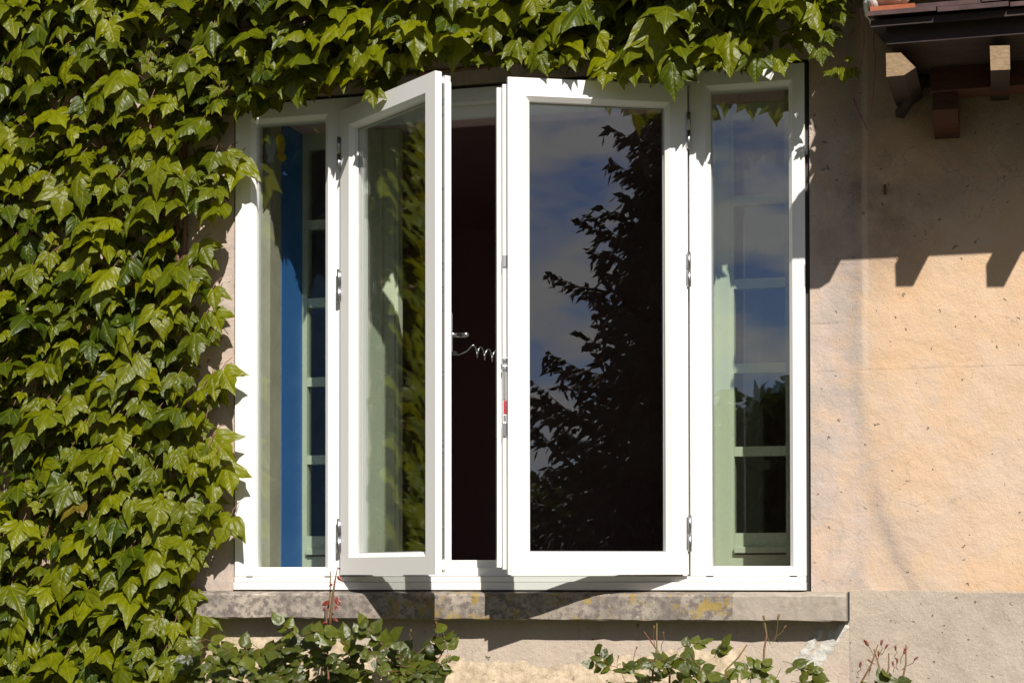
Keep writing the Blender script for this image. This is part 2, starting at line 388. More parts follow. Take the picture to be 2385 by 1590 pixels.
tag(W(m.build('mortar_smear', m_simple('pale_mortar', (.40, .38, .34), (.62, .60, .55), 40, .95, .012), hw)), 'pale mortar smears below the right end of the sill')
# the sill
m = MB(); r2 = random.Random(5); N = 60; X0, X1 = -1.42, .7645
prof = [(.10, -.088), (.008, -.0785), (-.058, -.0865), (-.0655, -.094), (-.066, -.166), (-.060, -.170), (.10, -.170)]
vs = []
for i in range(N+1):
    x = X0+(X1-X0)*i/N
    for (y, z) in prof:
        e = 1 if -.068 < y < 0 else 0
        vs.append((x, y+e*r2.uniform(-.0028, .0028), z+e*r2.uniform(-.002, .002)))
k = len(prof)
fs = [(i*k+j, i*k+(j+1)%k, (i+1)*k+(j+1)%k, (i+1)*k+j) for i in range(N) for j in range(k)]
fs += [tuple(range(k)), tuple(range(N*k+k-1, N*k-1, -1))]
m.add(vs, fs)
tag(W(m.build('window_sill', SILL, hw)), 'weathered grey stone sill with yellow lichen')
# a small rusty iron stub
m = MB(); p = at(2061, 440, WY-.01); m.box(p.x-.004, p.x+.004, WY-.02, WY+.002, p.z-.015, p.z+.012, .0015)
W(m.build('iron_pin', m_simple('rust', (.05, .02, .015), (.12, .05, .03), 40), hw))

m = MB(); m.ring((OX0+.0005, OX1-.0005, OZ0+.0005, OZ1-.0005), (-1.265, .633, -.07, 1.555), [(0, .020), (1, .020), (1, .0995), (0, .0995)])
W(m.build('dark_gap_ring', BLACK, hw))  # added black ring, stands in for the shade in the open gap
m = MB(); m.box(-1.1868, -1.1835, .196, .3845, IZ0+.001, IZ1-.001); tag(W(m.build('blue_board', BLUE, hw)), 'blue painted board inside the left window reveal')
m = MB(); m.box(.765, .7695, -.004, .004, -.170, -.080); W(m.build('joint_gap', BLACK, hw))
# ground and room
m = MB(); m.add([(-400, -400, -1.5), (400, -400, -1.5), (400, 400, -1.5), (-400, 400, -1.5)], [(0, 1, 2, 3)])
tag(m.build('ground', GROUND), kind='structure')
m = MB()
x0, x1, y0, y1, z0, z1 = -3.2, 3.6, .4402, 5.5, -1.1, 2.2
m.box(x0, x1, y1, y1+.1, z0, z1); m.box(x0-.1, x0, y0, y1, z0, z1); m.box(x1, x1+.1, y0, y1, z0, z1)
m.box(x0-.1, x1+.1, y0, y1+.1, z0-.1, z0-.0005); m.box(x0-.1, x1+.1, y0, y1+.1, z1+.0005, z1+.1)
tag(m.build('room', ROOM), kind='structure')

# ------------------------------------------------------------------ white casement window
win = thing('casement_window', 'white four-light casement window with its two middle sashes ajar', 'window', (0, 0, -.075))
def D(o): o.location.z = .075; return o
FX0, FX1, FZ0, FZ1 = -1.271, .639, -.075, 1.56
SX0, SX1, SZ0, SZ1 = -.8858, .2757, -.0256, 1.511
m = MB()
m.box(FX0, FX1, -.012, .068, FZ0, -.050, .0015)
m.box(FX0+.001, FX1-.001, -.006, .067, -.0485, -.0315, .001)
P = [(0, 0), (.78, 0), (1, .013), (1, .066), (0, .066)]
m.ring((FX0, SX0-.003, -.030, FZ1), (-1.2, -.9505, 0.0, 1.497), P)
m.ring((SX1+.003, FX1, -.030, FZ1), (.344, .589, 0.0, 1.497), P)
m.box(.317, .3185, -.0007, .01, -.03, FZ1)
m.box(.605, .607, -.0007, .01, -.03, FZ1)
m.box(-.917, -.9155, -.0007, .01, -.03, FZ1)
# middle opening: rebated ring behind the sashes
m.ring((SX0-.0028, SX1+.0028, -.030, FZ1), (SX0+.05, SX1-.05, .022, 1.475), [(0, .030), (.5, .030), (.52, .045), (1, .045), (1, .0655), (0, .0655)])
m.box(SX0-.0028, SX1+.0028, 0, .0299, 1.516, FZ1)
D(m.build('frame', WHITE, win))
for (a, c) in ((-1.2, -.9505), (.344, .589)):
    m = MB(); m.box(a-.006, c+.006, .030, .034, -.006, 1.503); D(m.build('glass_pane', GL, win))
m = MB()
for x in (-1.215, -.935, .36-.02, .60): m.box(x-.011, x+.011, -.0068, -.003, -.0335, -.0298)
D(m.build('drain_slot', BLACK, win))

m = MB(); sk = random.Random(8)  # flat pale and yellow patches on the inner face of the pane
for (cx, cy, rx, ry) in ((632, 345, 11, 28), (626, 340, 8, 22), (629, 372, 8, 7)):
    pts = [at(cx+rx*math.cos(t*PI/6)*sk.uniform(.85, 1.1), cy+ry*math.sin(t*PI/6)*sk.uniform(.85, 1.1), .0345) for t in range(12)]; m.prism([(p.x, p.z) for p in pts], .0343+.0002*cx%.0004, .0352+.00001*cx)
ppatch = D(m.build('pane_patch', m_paint('grey_patch', (.42, .44, .42), .5), win)); tag(ppatch, 'small pale and yellow patches inside the left pane')
m = MB()
for (cx, cy, rx, ry) in ((653, 336, 10, 26), (656, 366, 10, 10)):
    pts = [at(cx+rx*math.cos(t*PI/6)*sk.uniform(.85, 1.1), cy+ry*math.sin(t*PI/6)*sk.uniform(.85, 1.1), .0345) for t in range(12)]; m.prism([(p.x, p.z) for p in pts], .0344, .0354+.00001*cx)
y_ = m.build('yellow_patches', m_paint('yellow_patch', (.55, .36, .01), .5), ppatch)

def sash(side, hx, th, label):
    # local frame: hinge at origin, x towards the free edge, y into the room
    SW = .5805 if side == 'L' else .573; sg = 1 if side == 'L' else -1
    o = (0, SW, SZ0, SZ1); d = .070
    ins = [(0, 0), (.056, 0), (.070, .013), (.070, .046), (.060, .0705), (.020, .0715), (.020, .060), (.0065, .060), (.0065, .0405), (.015, .0405), (.015, .024), (0, .024)]
    mb = MB(); mb.ring(o, (d, SW-d, SZ0+d, SZ1-d), [(i/d, y) for i, y in ins])
    g = MB(); g.box(d-.006, SW-d+.006, .030, .034, SZ0+d-.006, SZ1-d+.006)
    g2 = MB(); g2.ring((d-.001, SW-d+.001, SZ0+d-.001, SZ1-d+.001), (d+.003, SW-d-.003, SZ0+d+.003, SZ1-d-.003), [(0, .0285), (1, .0285), (1, .0298), (0, .0298)])
    def fin(mb, name, mat, par, loc=False):
        mb.v = [(x*sg, y, z) for x, y, z in mb.v]; return mb.build(name, mat, par)
    s = fin(mb, 'sash', WHITE, win); s.location = (hx, -.02, .075); s.rotation_euler = (0, 0, -th*sg); s['label'] = label
    if side == 'R':
        e = MB(); e.box(SW-.001, SW+.012, .0265, .0465, SZ0+.016, SZ1-.016, .001); e.box(SW-.019, SW+.027, .047, .0705, SZ0+.022, SZ1-.022, .0012)
        fin(e, 'meeting_stile', WHITE, s)
    fin(g, 'glass_pane', GL, s); fin(g2, 'glazing_seal', m_paint('grey_seal', (.30, .30, .31), .6), s)
    hz = [(.045, .16), (.875, .985), (1.31, 1.425)]
    for (a, c) in hz:
        h = MB(); n = 2; L_ = (c-a)/n
        for i in range(n):
            h.tube([(-.0035, -.004, a+i*L_+.0008), (-.0035, -.004, a+(i+1)*L_-.0008)], .0068 if i == 0 else .0062, 12)
        h.box(.0, .007, -.0016, -.0002, a+.006, c-.006)
        fin(h, 'hinge', METAL, s)
    st = MB(); st.box(SW-.0148, SW-.0125, .025, .0398, SZ0+.05, SZ1-.03)
    fin(st, 'lock_strip', DMETAL, s)
    k = MB(); rr = random.Random(3)
    zs = [1.43, 1.42, 1.385, 1.16, 1.0, .93, .915, .86, .845, .80, .79, .60, .585, .40, .39, .375, .355, .31, .12, .03] if side == 'L' else []
    for z in zs: k.box(SW-.0125, SW-.0085, .028, .037, z-.006*rr.uniform(.5, 1), z+.006, .001)
    if side == 'L':
        fin(k, 'lock_cam', METAL, s)
        hd = MB(); hd.box(SW-.052, SW-.024, .0716, .080, .66, .78, .002); hd.tube([(SW-.038, .078, .715), (SW-.038, .115, .715), (SW-.034, .119, .715), (SW-.006, .121, .714)], .0075, 10)
        fin(hd, 'handle', METAL, s)
    else:
        k.box(SW+.001, SW+.0125, .0225, .0268, .925, .965, .0015)
        k.box(SW+.002, SW+.0125, .021, .0262, .40, .445, .0015); k.box(SW+.003, SW+.011, .0225, .0268, .515, .64, .001)
        k.box(SW+.001, SW+.014, .020, .0262, .605, .62, .002); k.box(SW+.001, SW+.014, .020, .0262, .632, .645, .002); k.box(SW+.003, SW+.010, .022, .0262, .445, .468, .001)
        fin(k, 'lock_catch', METAL, s)
        rd = MB(); rd.box(SW+.002, SW+.010, .021, .0262, .470, .512, .0015); fin(rd, 'lock_tab', RED, s)
    return s
TL, TR = .690, .440
sash('L', SX0, TL, 'left sash, pushed wide open and seen at a slant')
sash('R', SX1, TR, 'right sash, slightly open and mirroring sky and a conifer')

# curly wire that keeps the sashes from banging
m = MB(); a = at(1056, 823, -.22); b_ = at(1176, 832, -.20); pts = []
pts += [a+Vector((-.03, .0, 0)), a+Vector((.02, 0, -.004)), a+Vector((.045, 0, .006)), a+Vector((.06, 0, .022))]
s0 = a+Vector((.066, 0, .024)); n = 90
for i in range(n+1):
    t = i/n; p = s0.lerp(b_+Vector((.01, 0, .01)), t); ph = t*2*PI*4.6
    pts.append(p+Vector((0, math.sin(ph)*.014, -.018+math.cos(ph)*.018)))
m.tube(pts, .0021, 6)
cw = m.build('coiled_wire', METAL)
tag(cw, 'thin coiled wire strung across the gap between the two open sashes', 'wire')
m = MB(); m.tube([a+Vector((-.004, .0, .003)), a+Vector((.012, 0, .001))], .005, 8); m.build('end_ferrule', DMETAL, cw)

# ------------------------------------------------------------------ old pale green window behind
ow = thing('old_window', 'old pale green wooden window with small panes behind the white one', 'window', (0, .39, 0))
def O(o): o.location.y = -.39; return o
m = MB()
m.box(IX0+.002, -1.166, .385, .43, -.03, 1.549); m.box(.546, IX1-.002, .385, .43, -.03, 1.549)
def mullion(xa, xb):
    m.box(xa, xb, .388, .435, -.03, 1.549)
    m.box(xa+.012, xb-.012, .380, .3875, -.029, 1.549, .003); m.box(xa+.045, xb-.055, .370, .3795, -.028, 1.549, .004)
mullion(-.979, -.823); mullion(.206, .362)
for xa, xb in ((-1.166, -.979), (.362, .546)):
    m.box(xa, xb, .386, .43, 1.497, 1.549)
    m.box(xa, xb, .386, .43, .045, .112); m.box(xa, xb, .370, .3855, .045, .066, .003)
    m.box(xa, xb, .389, .43, -.03, .04)
m.box(-.823, .206, .40, .435, -.03, .012)
O(m.build('frame', GREEN, ow))
for xa, xb in ((-1.166, -.979), (.362, .546)):
    for z in (.384, .662, .945, 1.225):
        m = MB(); m.prism([(xa+.0005, z-.016), (xb-.0005, z-.016), (xb-.0005, z+.016), (xa+.0005, z+.016)], .388, .43)
        O(m.build('glazing_bar', GREEN, ow))
    zz = [.112, .384, .662, .945, 1.225, 1.497]
    for i in range(5):
        m = MB(); m.box(xa, xb, .405, .4075, zz[i]+(.0165 if i else .0005), zz[i+1]-(.0165 if i < 4 else .0005)); O(m.build('pane', GLO, ow))

# ------------------------------------------------------------------ tiled porch roof
pr = thing('porch_roof', 'small tiled porch roof on timber rafters at the top right corner', 'roof', (1.8, 0, 1.4))
def Q(o): o.location = (-1.8, 0, -1.4); return o
RX0, RX1 = .86, 3.2
SL = .22
a = at(1990, 42, -.60); zE = a.z
def slab(mb, x0, x1, yf, yb, zf, t, sl=SL):
    mb.add([(x0, yf, zf), (x1, yf, zf), (x1, yf, zf+t), (x0, yf, zf+t), (x0, yb, zf+sl*(yb-yf)), (x1, yb, zf+sl*(yb-yf)), (x1, yb, zf+t+sl*(yb-yf)), (x0, yb, zf+t+sl*(yb-yf))],
           [(0,1,2,3),(4,7,6,5),(0,4,5,1),(3,2,6,7),(0,3,7,4),(1,5,6,2)])
rt = random.Random(11)
LX = a.x+.03
for row, (yo, zo) in enumerate(((0, 0), (.015, .016), (.16, .046), (.31, .095), (.45, .142))):
    x = LX+.004 if row % 2 == 0 else LX+.012
    first = True
    while x < RX1:
        wd = rt.uniform(.17, .21)*(.6 if (row % 2 and first) else 1); mb = MB()
        yf = -.60+yo+rt.uniform(-.012, .012); zf = zE+zo+rt.uniform(-.002, .003)
        t = rt.uniform(.011, .015)
        slab(mb, x, x+wd-.004, yf, min(yf+.26, -.002), zf, t)
        Q(mb.build('roof_tile', TILEO if (row == 1 and first) else TILE, pr)); x += wd; first = False
# mortar verge with lichen at the left end
mb = MB(); bm = bmesh.new(); bmesh.ops.create_icosphere(bm, subdivisions=3, radius=1)
def lump(cx, cy, cz, rx, ry, rz, mat, name, seed):
    from mathutils import noise
    mb = MB(); vs = []
    for v in bm.verts:
        p = v.co.copy(); k = 1+.28*noise.noise(p*1.9+Vector((seed, 0, 0)))+.1*noise.noise(p*6+Vector((0, seed, 0)))
        vs.append((cx+p.x*rx*k, cy+p.y*ry*k, cz+p.z*rz*k))
    mb.add(vs, [tuple(v.index for v in f.verts) for f in bm.faces], True); return Q(mb.build(name, mat, pr))
lump(LX+.010, -.50, zE+.055, .022, .08, .030, MORT, 'verge_mortar', 1.0)
lump(LX+.055, -.50, zE+.066, .055, .06, .022, MORT, 'verge_mortar', 2.0)
lump(LX+.075, -.535, zE+.072, .035, .03, .014, LICH, 'lichen_patch', 3.0)
lump(LX+.045, -.53, zE+.085, .022, .03, .012, LICH, 'lichen_patch', 4.0)
lump(LX+.012, -.28, zE+.10, .024, .13, .030, MORT, 'verge_mortar', 6.0)
# boards, fascia
mb = MB(); slab(mb, LX+.012, RX1, -.575, -.001, zE-.022, .019); Q(mb.build('roof_boards', DWOOD, pr))
f0 = at(2064, 60, -.53); f1 = at(2064, 106, -.53)
mb = MB(); mb.box(f0.x, RX1, -.535, -.50, f1.z, zE-.006, .002); Q(mb.build('fascia_board', DWOOD, pr))
mb = MB(); mb.box(f0.x+.01, RX1, -.4995, -.012, f1.z+.012, f1.z+.03, .0); Q(mb.build('soffit', DWOOD, pr))
# rafter tails: first one has a pointed end
def tail(poly):
    mb = MB(); q = [(at(x, y, -.53).x, at(x, y, -.53).z) for x, y in poly]; mb.prism(q, -.53, -.002, .10)
    o = Q(mb.build('rafter', DWOOD, pr)); mb = MB()
    cx = sum(p[0] for p in q)/len(q); cz = sum(p[1] for p in q)/len(q)
    mb.prism([(cx+(x-cx)*.985, cz+(z-cz)*.985) for x, z in q], -.5315, -.5295); e = mb.build('rafter_end', ENDW, o)
tail([(2063, 124), (2098, 123), (2133, 158), (2106, 176), (2064, 180)])
tail([(2305, 107), (2352, 106), (2353, 163), (2307, 165)])
for k in range(1, 6):
    dx = 241*k; tail([(2305+dx, 107-6*k), (2352+dx, 106-6*k), (2353+dx, 163-6*k), (2307+dx, 165-6*k)])
# purlin and corbel
u0 = at(2168, 150, -.2); u1 = at(2168, 218, -.2)
mb = MB(); mb.box(u0.x, RX1, -.22, -.12, u1.z, u0.z+.02, .004); Q(mb.build('purlin', RWOOD, pr))
c0 = at(2172, 224, -.18); c1 = at(2232, 306, -.18)
mb = MB(); mb.add([(x, y, z) for x in (c0.x, c1.x) for (y, z) in ((-.20, u1.z-.001), (-.20, u1.z-.05), (-.15, c1.z+.035), (WY-.001, c1.z+.025), (WY-.001, u1.z-.001))],
       [(0,1,2,3,4), (9,8,7,6,5)]+[(i, 5+i, 5+(i+1)%5, (i+1)%5) for i in range(5)])
Q(mb.build('corbel', RWOOD, pr))
mb = MB(); s1 = at(2155, 175, -.16); s2 = at(2095, 268, -.03)
d = (s1-s2); mb.tube([s2, s1], .018, 4); Q(mb.build('strut', DWOOD, pr))

# ------------------------------------------------------------------ leaves
HALF = [(.0, .06), (.08, -.06), (.22, -.12), (.38, -.08), (.50, .04), (.60, .20), (.65, .35), (.77, .63), (.62, .555), (.50, .56), (.40, .57), (.31, .53), (.31, .64), (.25, .77), (.17, .85), (.09, .98), (.0, 1.20)]
def outline(r, wob=.03):
    L_ = [(-x+r.uniform(-wob, wob), y+r.uniform(-wob, wob)) for x, y in HALF[1:-1]]
    R_ = [(x+r.uniform(-wob, wob), y+r.uniform(-wob, wob)) for x, y in HALF[1:-1]]
    return [HALF[0]]+R_+[HALF[-1]]+L_[::-1]
def leaf(mb, base, size, tilt, yaw, roll, r, tint, fold=.35, droop=.3, wide=1.0, out=None):
    n = Vector((math.sin(yaw)*math.cos(tilt), -math.cos(yaw)*math.cos(tilt), math.sin(tilt)))
    dn = Vector((math.sin(roll), 0, -math.cos(roll))); v = (dn-n*n.dot(dn)).normalized(); u = v.cross(n)
    ol = out(r) if out else outline(r); c = (0, .36); ph = r.uniform(0, 6); pts = [(c[0], c[1])]
    for sc in (.42, .75, 1.0): pts += [(c[0]+(x-c[0])*sc, c[1]+(y-c[1])*sc) for x, y in ol]
    k = len(ol); b = Vector(base); vs = []; skew = r.uniform(-.18, .18)
    for (x, y) in pts:
        h = .035*math.sin(13*x+ph*2)*math.sin(11*y+ph)-fold*abs(x)**1.3-droop*max(0, y-.35)**2+.03*math.sin(7*y+ph)*x+skew*x*x+.04*math.sin(9*abs(x)+ph)
        vs.append(b+(u*(x*wide)+v*y+n*h)*size)
    fs = [(0, 1+i, 1+(i+1)%k) for i in range(k)]
    for q in range(2):
        o = 1+q*k; fs += [(o+i, o+k+i, o+k+(i+1)%k, o+(i+1)%k) for i in range(k)]
    mb.add(vs, fs, True); mb.uv += [tuple(p) for p in pts]; mb.tint += [tint]*len(vs)
    return b+v*size*1.1

# vine outline in the photograph's plane of the wall (pixel of the photo): tips must stay inside
def D2(*p): return [(x*1.01403, y*1.01403) for x, y in p]
VMASK = D2((-900, -900), (3000, -900), (3000, -90), (2060, -60), (1985, -40), (1945, 30), (1925, 95), (1880, 80), (1850, 110), (1822, 168), (1795, 150), (1765, 185), (1730, 165), (1700, 172), (1665, 150),
    (1640, 172), (1600, 150), (1560, 215), (1530, 160), (1478, 195), (1440, 170), (1385, 198), (1345, 165), (1300, 140), (1275, 178), (1235, 150), (1205, 170), (1160, 150), (1120, 150), (1080, 160), (1040, 160), (1000, 140),
    (965, 165), (930, 175), (900, 200), (860, 235), (820, 195), (770, 210), (700, 235), (650, 240), (600, 268), (545, 262), (545, 305), (520, 320), (556, 395), (540, 465), (505, 515), (470, 470), (445, 520), (430, 545), (470, 570), (488, 620),
    (462, 670), (480, 720), (512, 745), (505, 790), (455, 800), (450, 840), (520, 870), (545, 905), (505, 930), (470, 950), (505, 985), (480, 1015), (535, 1045), (530, 1080), (495, 1120), (530, 1145),
    (505, 1190), (478, 1215), (490, 1250), (455, 1300), (425, 1350), (445, 1385), (440, 1430), (470, 1460), (455, 1540), (450, 1700), (430, 3000), (-900, 3000))
def inside(p, poly):
    x, y = p; c = False; j = len(poly)-1
    for i in range(len(poly)):
        xi, yi = poly[i]; xj, yj = poly[j]
        if (yi > y) != (yj > y) and x < (xj-xi)*(y-yi)/(yj-yi)+xi: c = not c
        j = i
    return c
r = random.Random(21)
vine = thing('climbing_vine', 'dense green climbing vine over the wall left of and above the white window', 'climbing plant', (-2.0, 0, -1.5))
def V(o): o.location = (2.0, 0, 1.5); return o
mb = MB(); pet = MB(); nleaf = 0
def put(x, z, y, size, front, r=r, tilt=None, yaw=None, roll=None, tint=None, wide=None):
    global nleaf
    tilt = r.uniform(.25, 1.05) if tilt is None else tilt
    yaw = r.gauss(.12, .38) if yaw is None else yaw
    roll = r.gauss(0, .33) if roll is None else roll
    n = Vector((math.sin(yaw)*math.cos(tilt), -math.cos(yaw)*math.cos(tilt), math.sin(tilt)))
    dn = Vector((math.sin(roll), 0, -math.cos(roll))); v = (dn-n*n.dot(dn)).normalized()
    u = v.cross(n); b = Vector((x, y, z))
    for q in ((u*.6+v*.6), (u*-.6+v*.6), v*1.12, v*.0, u*.5, u*-.5):
        if not inside(pix(b+q*size*.97), VMASK): return False
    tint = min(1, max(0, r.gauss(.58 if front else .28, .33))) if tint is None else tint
    if r.random() < .014: tint = 1.12+.1*r.random()
    leaf(mb, b, size, tilt, yaw, roll, r, tint, r.uniform(.12, .5), r.uniform(.1, .6), wide or r.uniform(.85, 1.08)); nleaf += 1
    e = b+v*size*.05; p0 = Vector((x+r.uniform(-.03, .03), -.012, z+r.uniform(-.01, .05)))
    if front or r.random() < .3: pet.tube([p0, p0.lerp(e, .5)+Vector((0, -.01, .03)), e], .0013, 4, False)
    return True
def depth(x, z, lay):
    # the vine bulges outwards over the window head
    tb = max(0, min(1, (z-1.45)/.25)) if x > -1.15 else 0
    tb *= 1 if x > .12 else (.4 if x > -.40 else 1)
    if x > .66 and z > 1.7: tb = .5 if x < .95 else 2.6
    return -(.018+.052*lay+tb*(.045+.033*lay)+(.015+.03*tb)*r.random())
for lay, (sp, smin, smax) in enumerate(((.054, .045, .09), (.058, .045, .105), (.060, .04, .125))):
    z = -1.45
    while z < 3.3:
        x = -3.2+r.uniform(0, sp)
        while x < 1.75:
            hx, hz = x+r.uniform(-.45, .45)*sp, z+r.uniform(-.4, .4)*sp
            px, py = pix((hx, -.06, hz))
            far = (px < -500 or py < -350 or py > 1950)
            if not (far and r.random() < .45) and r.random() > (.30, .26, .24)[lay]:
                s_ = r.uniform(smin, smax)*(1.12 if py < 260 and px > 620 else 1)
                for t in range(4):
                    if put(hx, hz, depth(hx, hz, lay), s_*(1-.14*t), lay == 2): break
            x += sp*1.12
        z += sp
# leaves that can be told apart along the edges: (tip x, tip y, width px, roll, tilt)
HERO = [(1052, 160, 205, -.1, .25, .95), (930, 108, 165, .3, .3, .8), (1146, 110, 105, .1, .5, .45), (1214, 146, 85, .2, .4, .5), (1275, 176, 70, .35, .1, .25), (1250, 45, 85, .2, .4, .7), (1403, 200, 95, -.1, .6, .7), (1478, 197, 66, .1, .45, .55),
        (1570, 230, 110, .05, .1, .15), (1531, 78, 90, .0, .5, .5), (1560, 140, 70, -.2, .5, .5), (1627, 168, 85, -.15, .4, .6), (1607, 90, 90, -.2, .4, .6), (1700, 172, 70, .1, .5, .6), (1826, 176, 90, .25, .4, .7), (1770, 110, 95, 0, .5, .7), (1760, 192, 85, 0, .1, .2),
        (1340, 160, 70, .3, .4, .5), (1045, 40, 110, 0, .5, .6), (700, 240, 95, .3, .15, .2), (655, 225, 60, .1, .5, .6), (560, 270, 85, -.35, .3, .65), (600, 262, 60, .3, .4, .6), (870, 250, 62, .1, .3, .5), (905, 178, 75, 0, .3, .25), (780, 180, 85, -.1, .6, .7), (815, 180, 75, .1, .6, .7),
        (535, 440, 120, -.1, .45, .85), (548, 395, 80, .45, .4, .6), (495, 520, 80, .2, .4, .6), (440, 480, 100, 0, .45, .8), (492, 620, 95, .5, .3, .35), (455, 660, 110, .1, .4, .5), (515, 775, 90, .4, .4, .6), (500, 720, 80, .2, .4, .6), (545, 915, 100, .5, .4, .8), (500, 930, 90, .2, .4, .7),
        (545, 1075, 120, .75, .35, .75), (500, 1105, 80, .1, .4, .6), (540, 1150, 110, .3, .5, .8), (495, 1175, 110, .1, .4, .8), (420, 1080, 110, 0, .45, .7), (500, 1270, 110, -.35, .4, .55), (470, 1310, 90, .2, .3, .5), (448, 1350, 80, .2, .4, .6), (375, 1400, 120, -.1, .45, .7),
        (460, 1495, 110, .1, .5, .5), (445, 1430, 90, .3, .5, .6), (1952, 18, 70, .3, .2, .3), (1905, 70, 80, .2, .5, .3), (1885, 120, 75, -.1, .4, .2), (1940, 105, 60, .3, .5, .25), (1915, 150, 55, .1, .3, .3), (1965, 60, 55, .2, .4, .3)]
for (tx, ty, wpx, ro, ti, tn) in HERO:
    y = -.15 if tx > 560 else -.12
    if ty < 260 and tx > 620: y = -.24
    s_ = wpx/760/1.42; tip = at(tx, ty, y)
    n = Vector((math.sin(.1)*math.cos(ti), -math.cos(.1)*math.cos(ti), math.sin(ti)))
    dn = Vector((math.sin(ro), 0, -math.cos(ro))); v = (dn-n*n.dot(dn)).normalized()
    b = tip-v*s_*1.13
    leaf(mb, b, s_, ti, .1, ro, r, tn, r.uniform(.2, .4), r.uniform(.05, .3), 1.0); nleaf += 1
    pet.tube([Vector((b.x, -.01, b.z+.05)), b.lerp(Vector((b.x, -.03, b.z+.06)), .4), b], .0014, 4, False)
# silvery leaf beside the porch and the small heart-shaped ones under it
for (bx, by, s_, ti, yw, ro, tn) in ((1925, -12, .078, .75, .3, .55, .45), (1893, -6, .06, .8, 0, -.2, .45), (1968, 160, .044, .1, .2, -.1, .95), (1950, 158, .032, .6, -.2, -.5, .7), (1990, 158, .034, .2, .5, .4, .6), (1975, 132, .026, .5, 0, .2, .6), (1935, 165, .028, .7, 0, -.6, .5)):
    leaf(mb, at(bx, by, -.20), s_, ti, yw, ro, r, tn, .3, .2, .9)
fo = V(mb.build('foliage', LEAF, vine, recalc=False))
V(pet.build('leaf_stalks', STEM, vine))
st = MB()
for i in range(16):
    x = -2.9+i*.2+r.uniform(-.08, .08); z = -1.5; pts = []; dx = r.uniform(-.03, .03)
    top = 3.1 if x < -1.42 else 1.4
    x = min(x, -1.46-r.uniform(0, .2)) if x > -1.55 else x
    while z < 3.1:
        pts.append((min(x, -1.45) if z < 1.62 else x, -.008-abs(math.sin(z*3+i))*.012, z)); z += .12; dx += r.uniform(-.02, .02); dx *= .9; x += dx+(.03 if z > 1.62 else 0)
    st.tube(pts, [.011-.008*k/len(pts) for k in range(len(pts))], 6)
for i in range(7):
    z = 1.66+i*.17; pts = []; x = -1.4
    while x < .9: pts.append((x, -.02-.015*math.sin(x*5+i), z+.05*math.sin(x*2.3+i*2)-.01*x)); x += .1
    st.tube(pts, [.009-.006*k/len(pts) for k in range(len(pts))], 6)
V(st.build('stems', STEM, vine))
td = MB()
for pl, y in (([(2004, 20), (2011, 55), (2012, 95), (2008, 132), (2006, 150), (1999, 168)], -.22), ([(2031, 22), (2038, 60), (2033, 98), (2039, 132), (2036, 190), (2034, 215), (2028, 266)], -.22), ([(1988, 228), (1998, 256), (2010, 280), (2020, 302)], -.12), ([(1990, 66), (1982, 78), (1976, 88)], -.15)):
    td.tube([at(x, yy, y) for x, yy in pl], [.0026-.0014*k/len(pl) for k in range(len(pl))], 6)
tag(V(td.build('tendrils', TEND, vine)), 'thin purple tendrils hanging beside the porch roof')

# ------------------------------------------------------------------ roses
def rose_ol(r):
    H = [(0, 0), (.15, .03), (.27, .14), (.34, .31), (.34, .48), (.27, .68), (.16, .86), (.05, 1.02), (0, 1.16)]
    return [H[0]]+[(x+r.uniform(-.02, .02), y+(.03 if i % 2 else -.015)) for i, (x, y) in enumerate(H[1:-1])]+[H[-1]]+[(-x+r.uniform(-.02, .02), y) for x, y in H[1:-1]][::-1]
def spray(mb, sm, base, size, r, tint, direction):
    # compound leaf: five leaflets on a stalk
    d = Vector(direction).normalized(); b = Vector(base)
    end = b+d*size*2.2+Vector((0, 0, -.01)); sm.tube([b, b.lerp(end, .5)+Vector((0, 0, .006)), end], .0011, 4, False)
    side = d.cross(Vector((0, -1, 0)))
    for t, s in ((.35, 1), (.35, -1), (.72, 1), (.72, -1), (1, 0)):
        p = b.lerp(end, t); dr = (d+side*s*1.3) if s else d
        roll = math.atan2(dr.x, -dr.z)+r.uniform(-.25, .25)
        leaf(mb, p, size*r.uniform(.85, 1.15)*(1.15 if s == 0 else 1), r.uniform(.25, 1.05), r.gauss(.1, .45), roll, r, min(1, max(0, tint+r.uniform(-.3, .3))), r.uniform(.1, .4), r.uniform(-.1, .3), 1.25, rose_ol)
def bud(sm, bd, p0, p1, r, big=1.0):
    p0, p1 = Vector(p0), Vector(p1); sm.tube([p0, p0.lerp(p1, .35)+Vector((r.uniform(-.006, .006), 0, 0)), p0.lerp(p1, .7)+Vector((r.uniform(-.007, .007), 0, 0)), p1], .0011, 5, False)
    d = (p1-p0).normalized(); L_ = .020*big
    bd.tube([p1-d*.001, p1+d*L_*.15, p1+d*L_*.45, p1+d*L_*.8, p1+d*L_*1.15], [.0015, .0046*big, .0056*big, .0036*big, .0006], 7)
    sm.tube([p1-d*.002, p1+d*L_*.08, p1+d*L_*.3], [.0016, .0051*big, .0050*big], 7)
    for k in range(4):
        a = k*PI/2+.4; e = Vector((math.cos(a)*.005, math.sin(a)*.005, 0))*big
        sm.tube([p1+d*L_*.2+e*.7, p1+d*L_*.75+e*1.1, p1+d*L_*1.3+e*1.5], [.0012, .0009, .0002], 4, False)
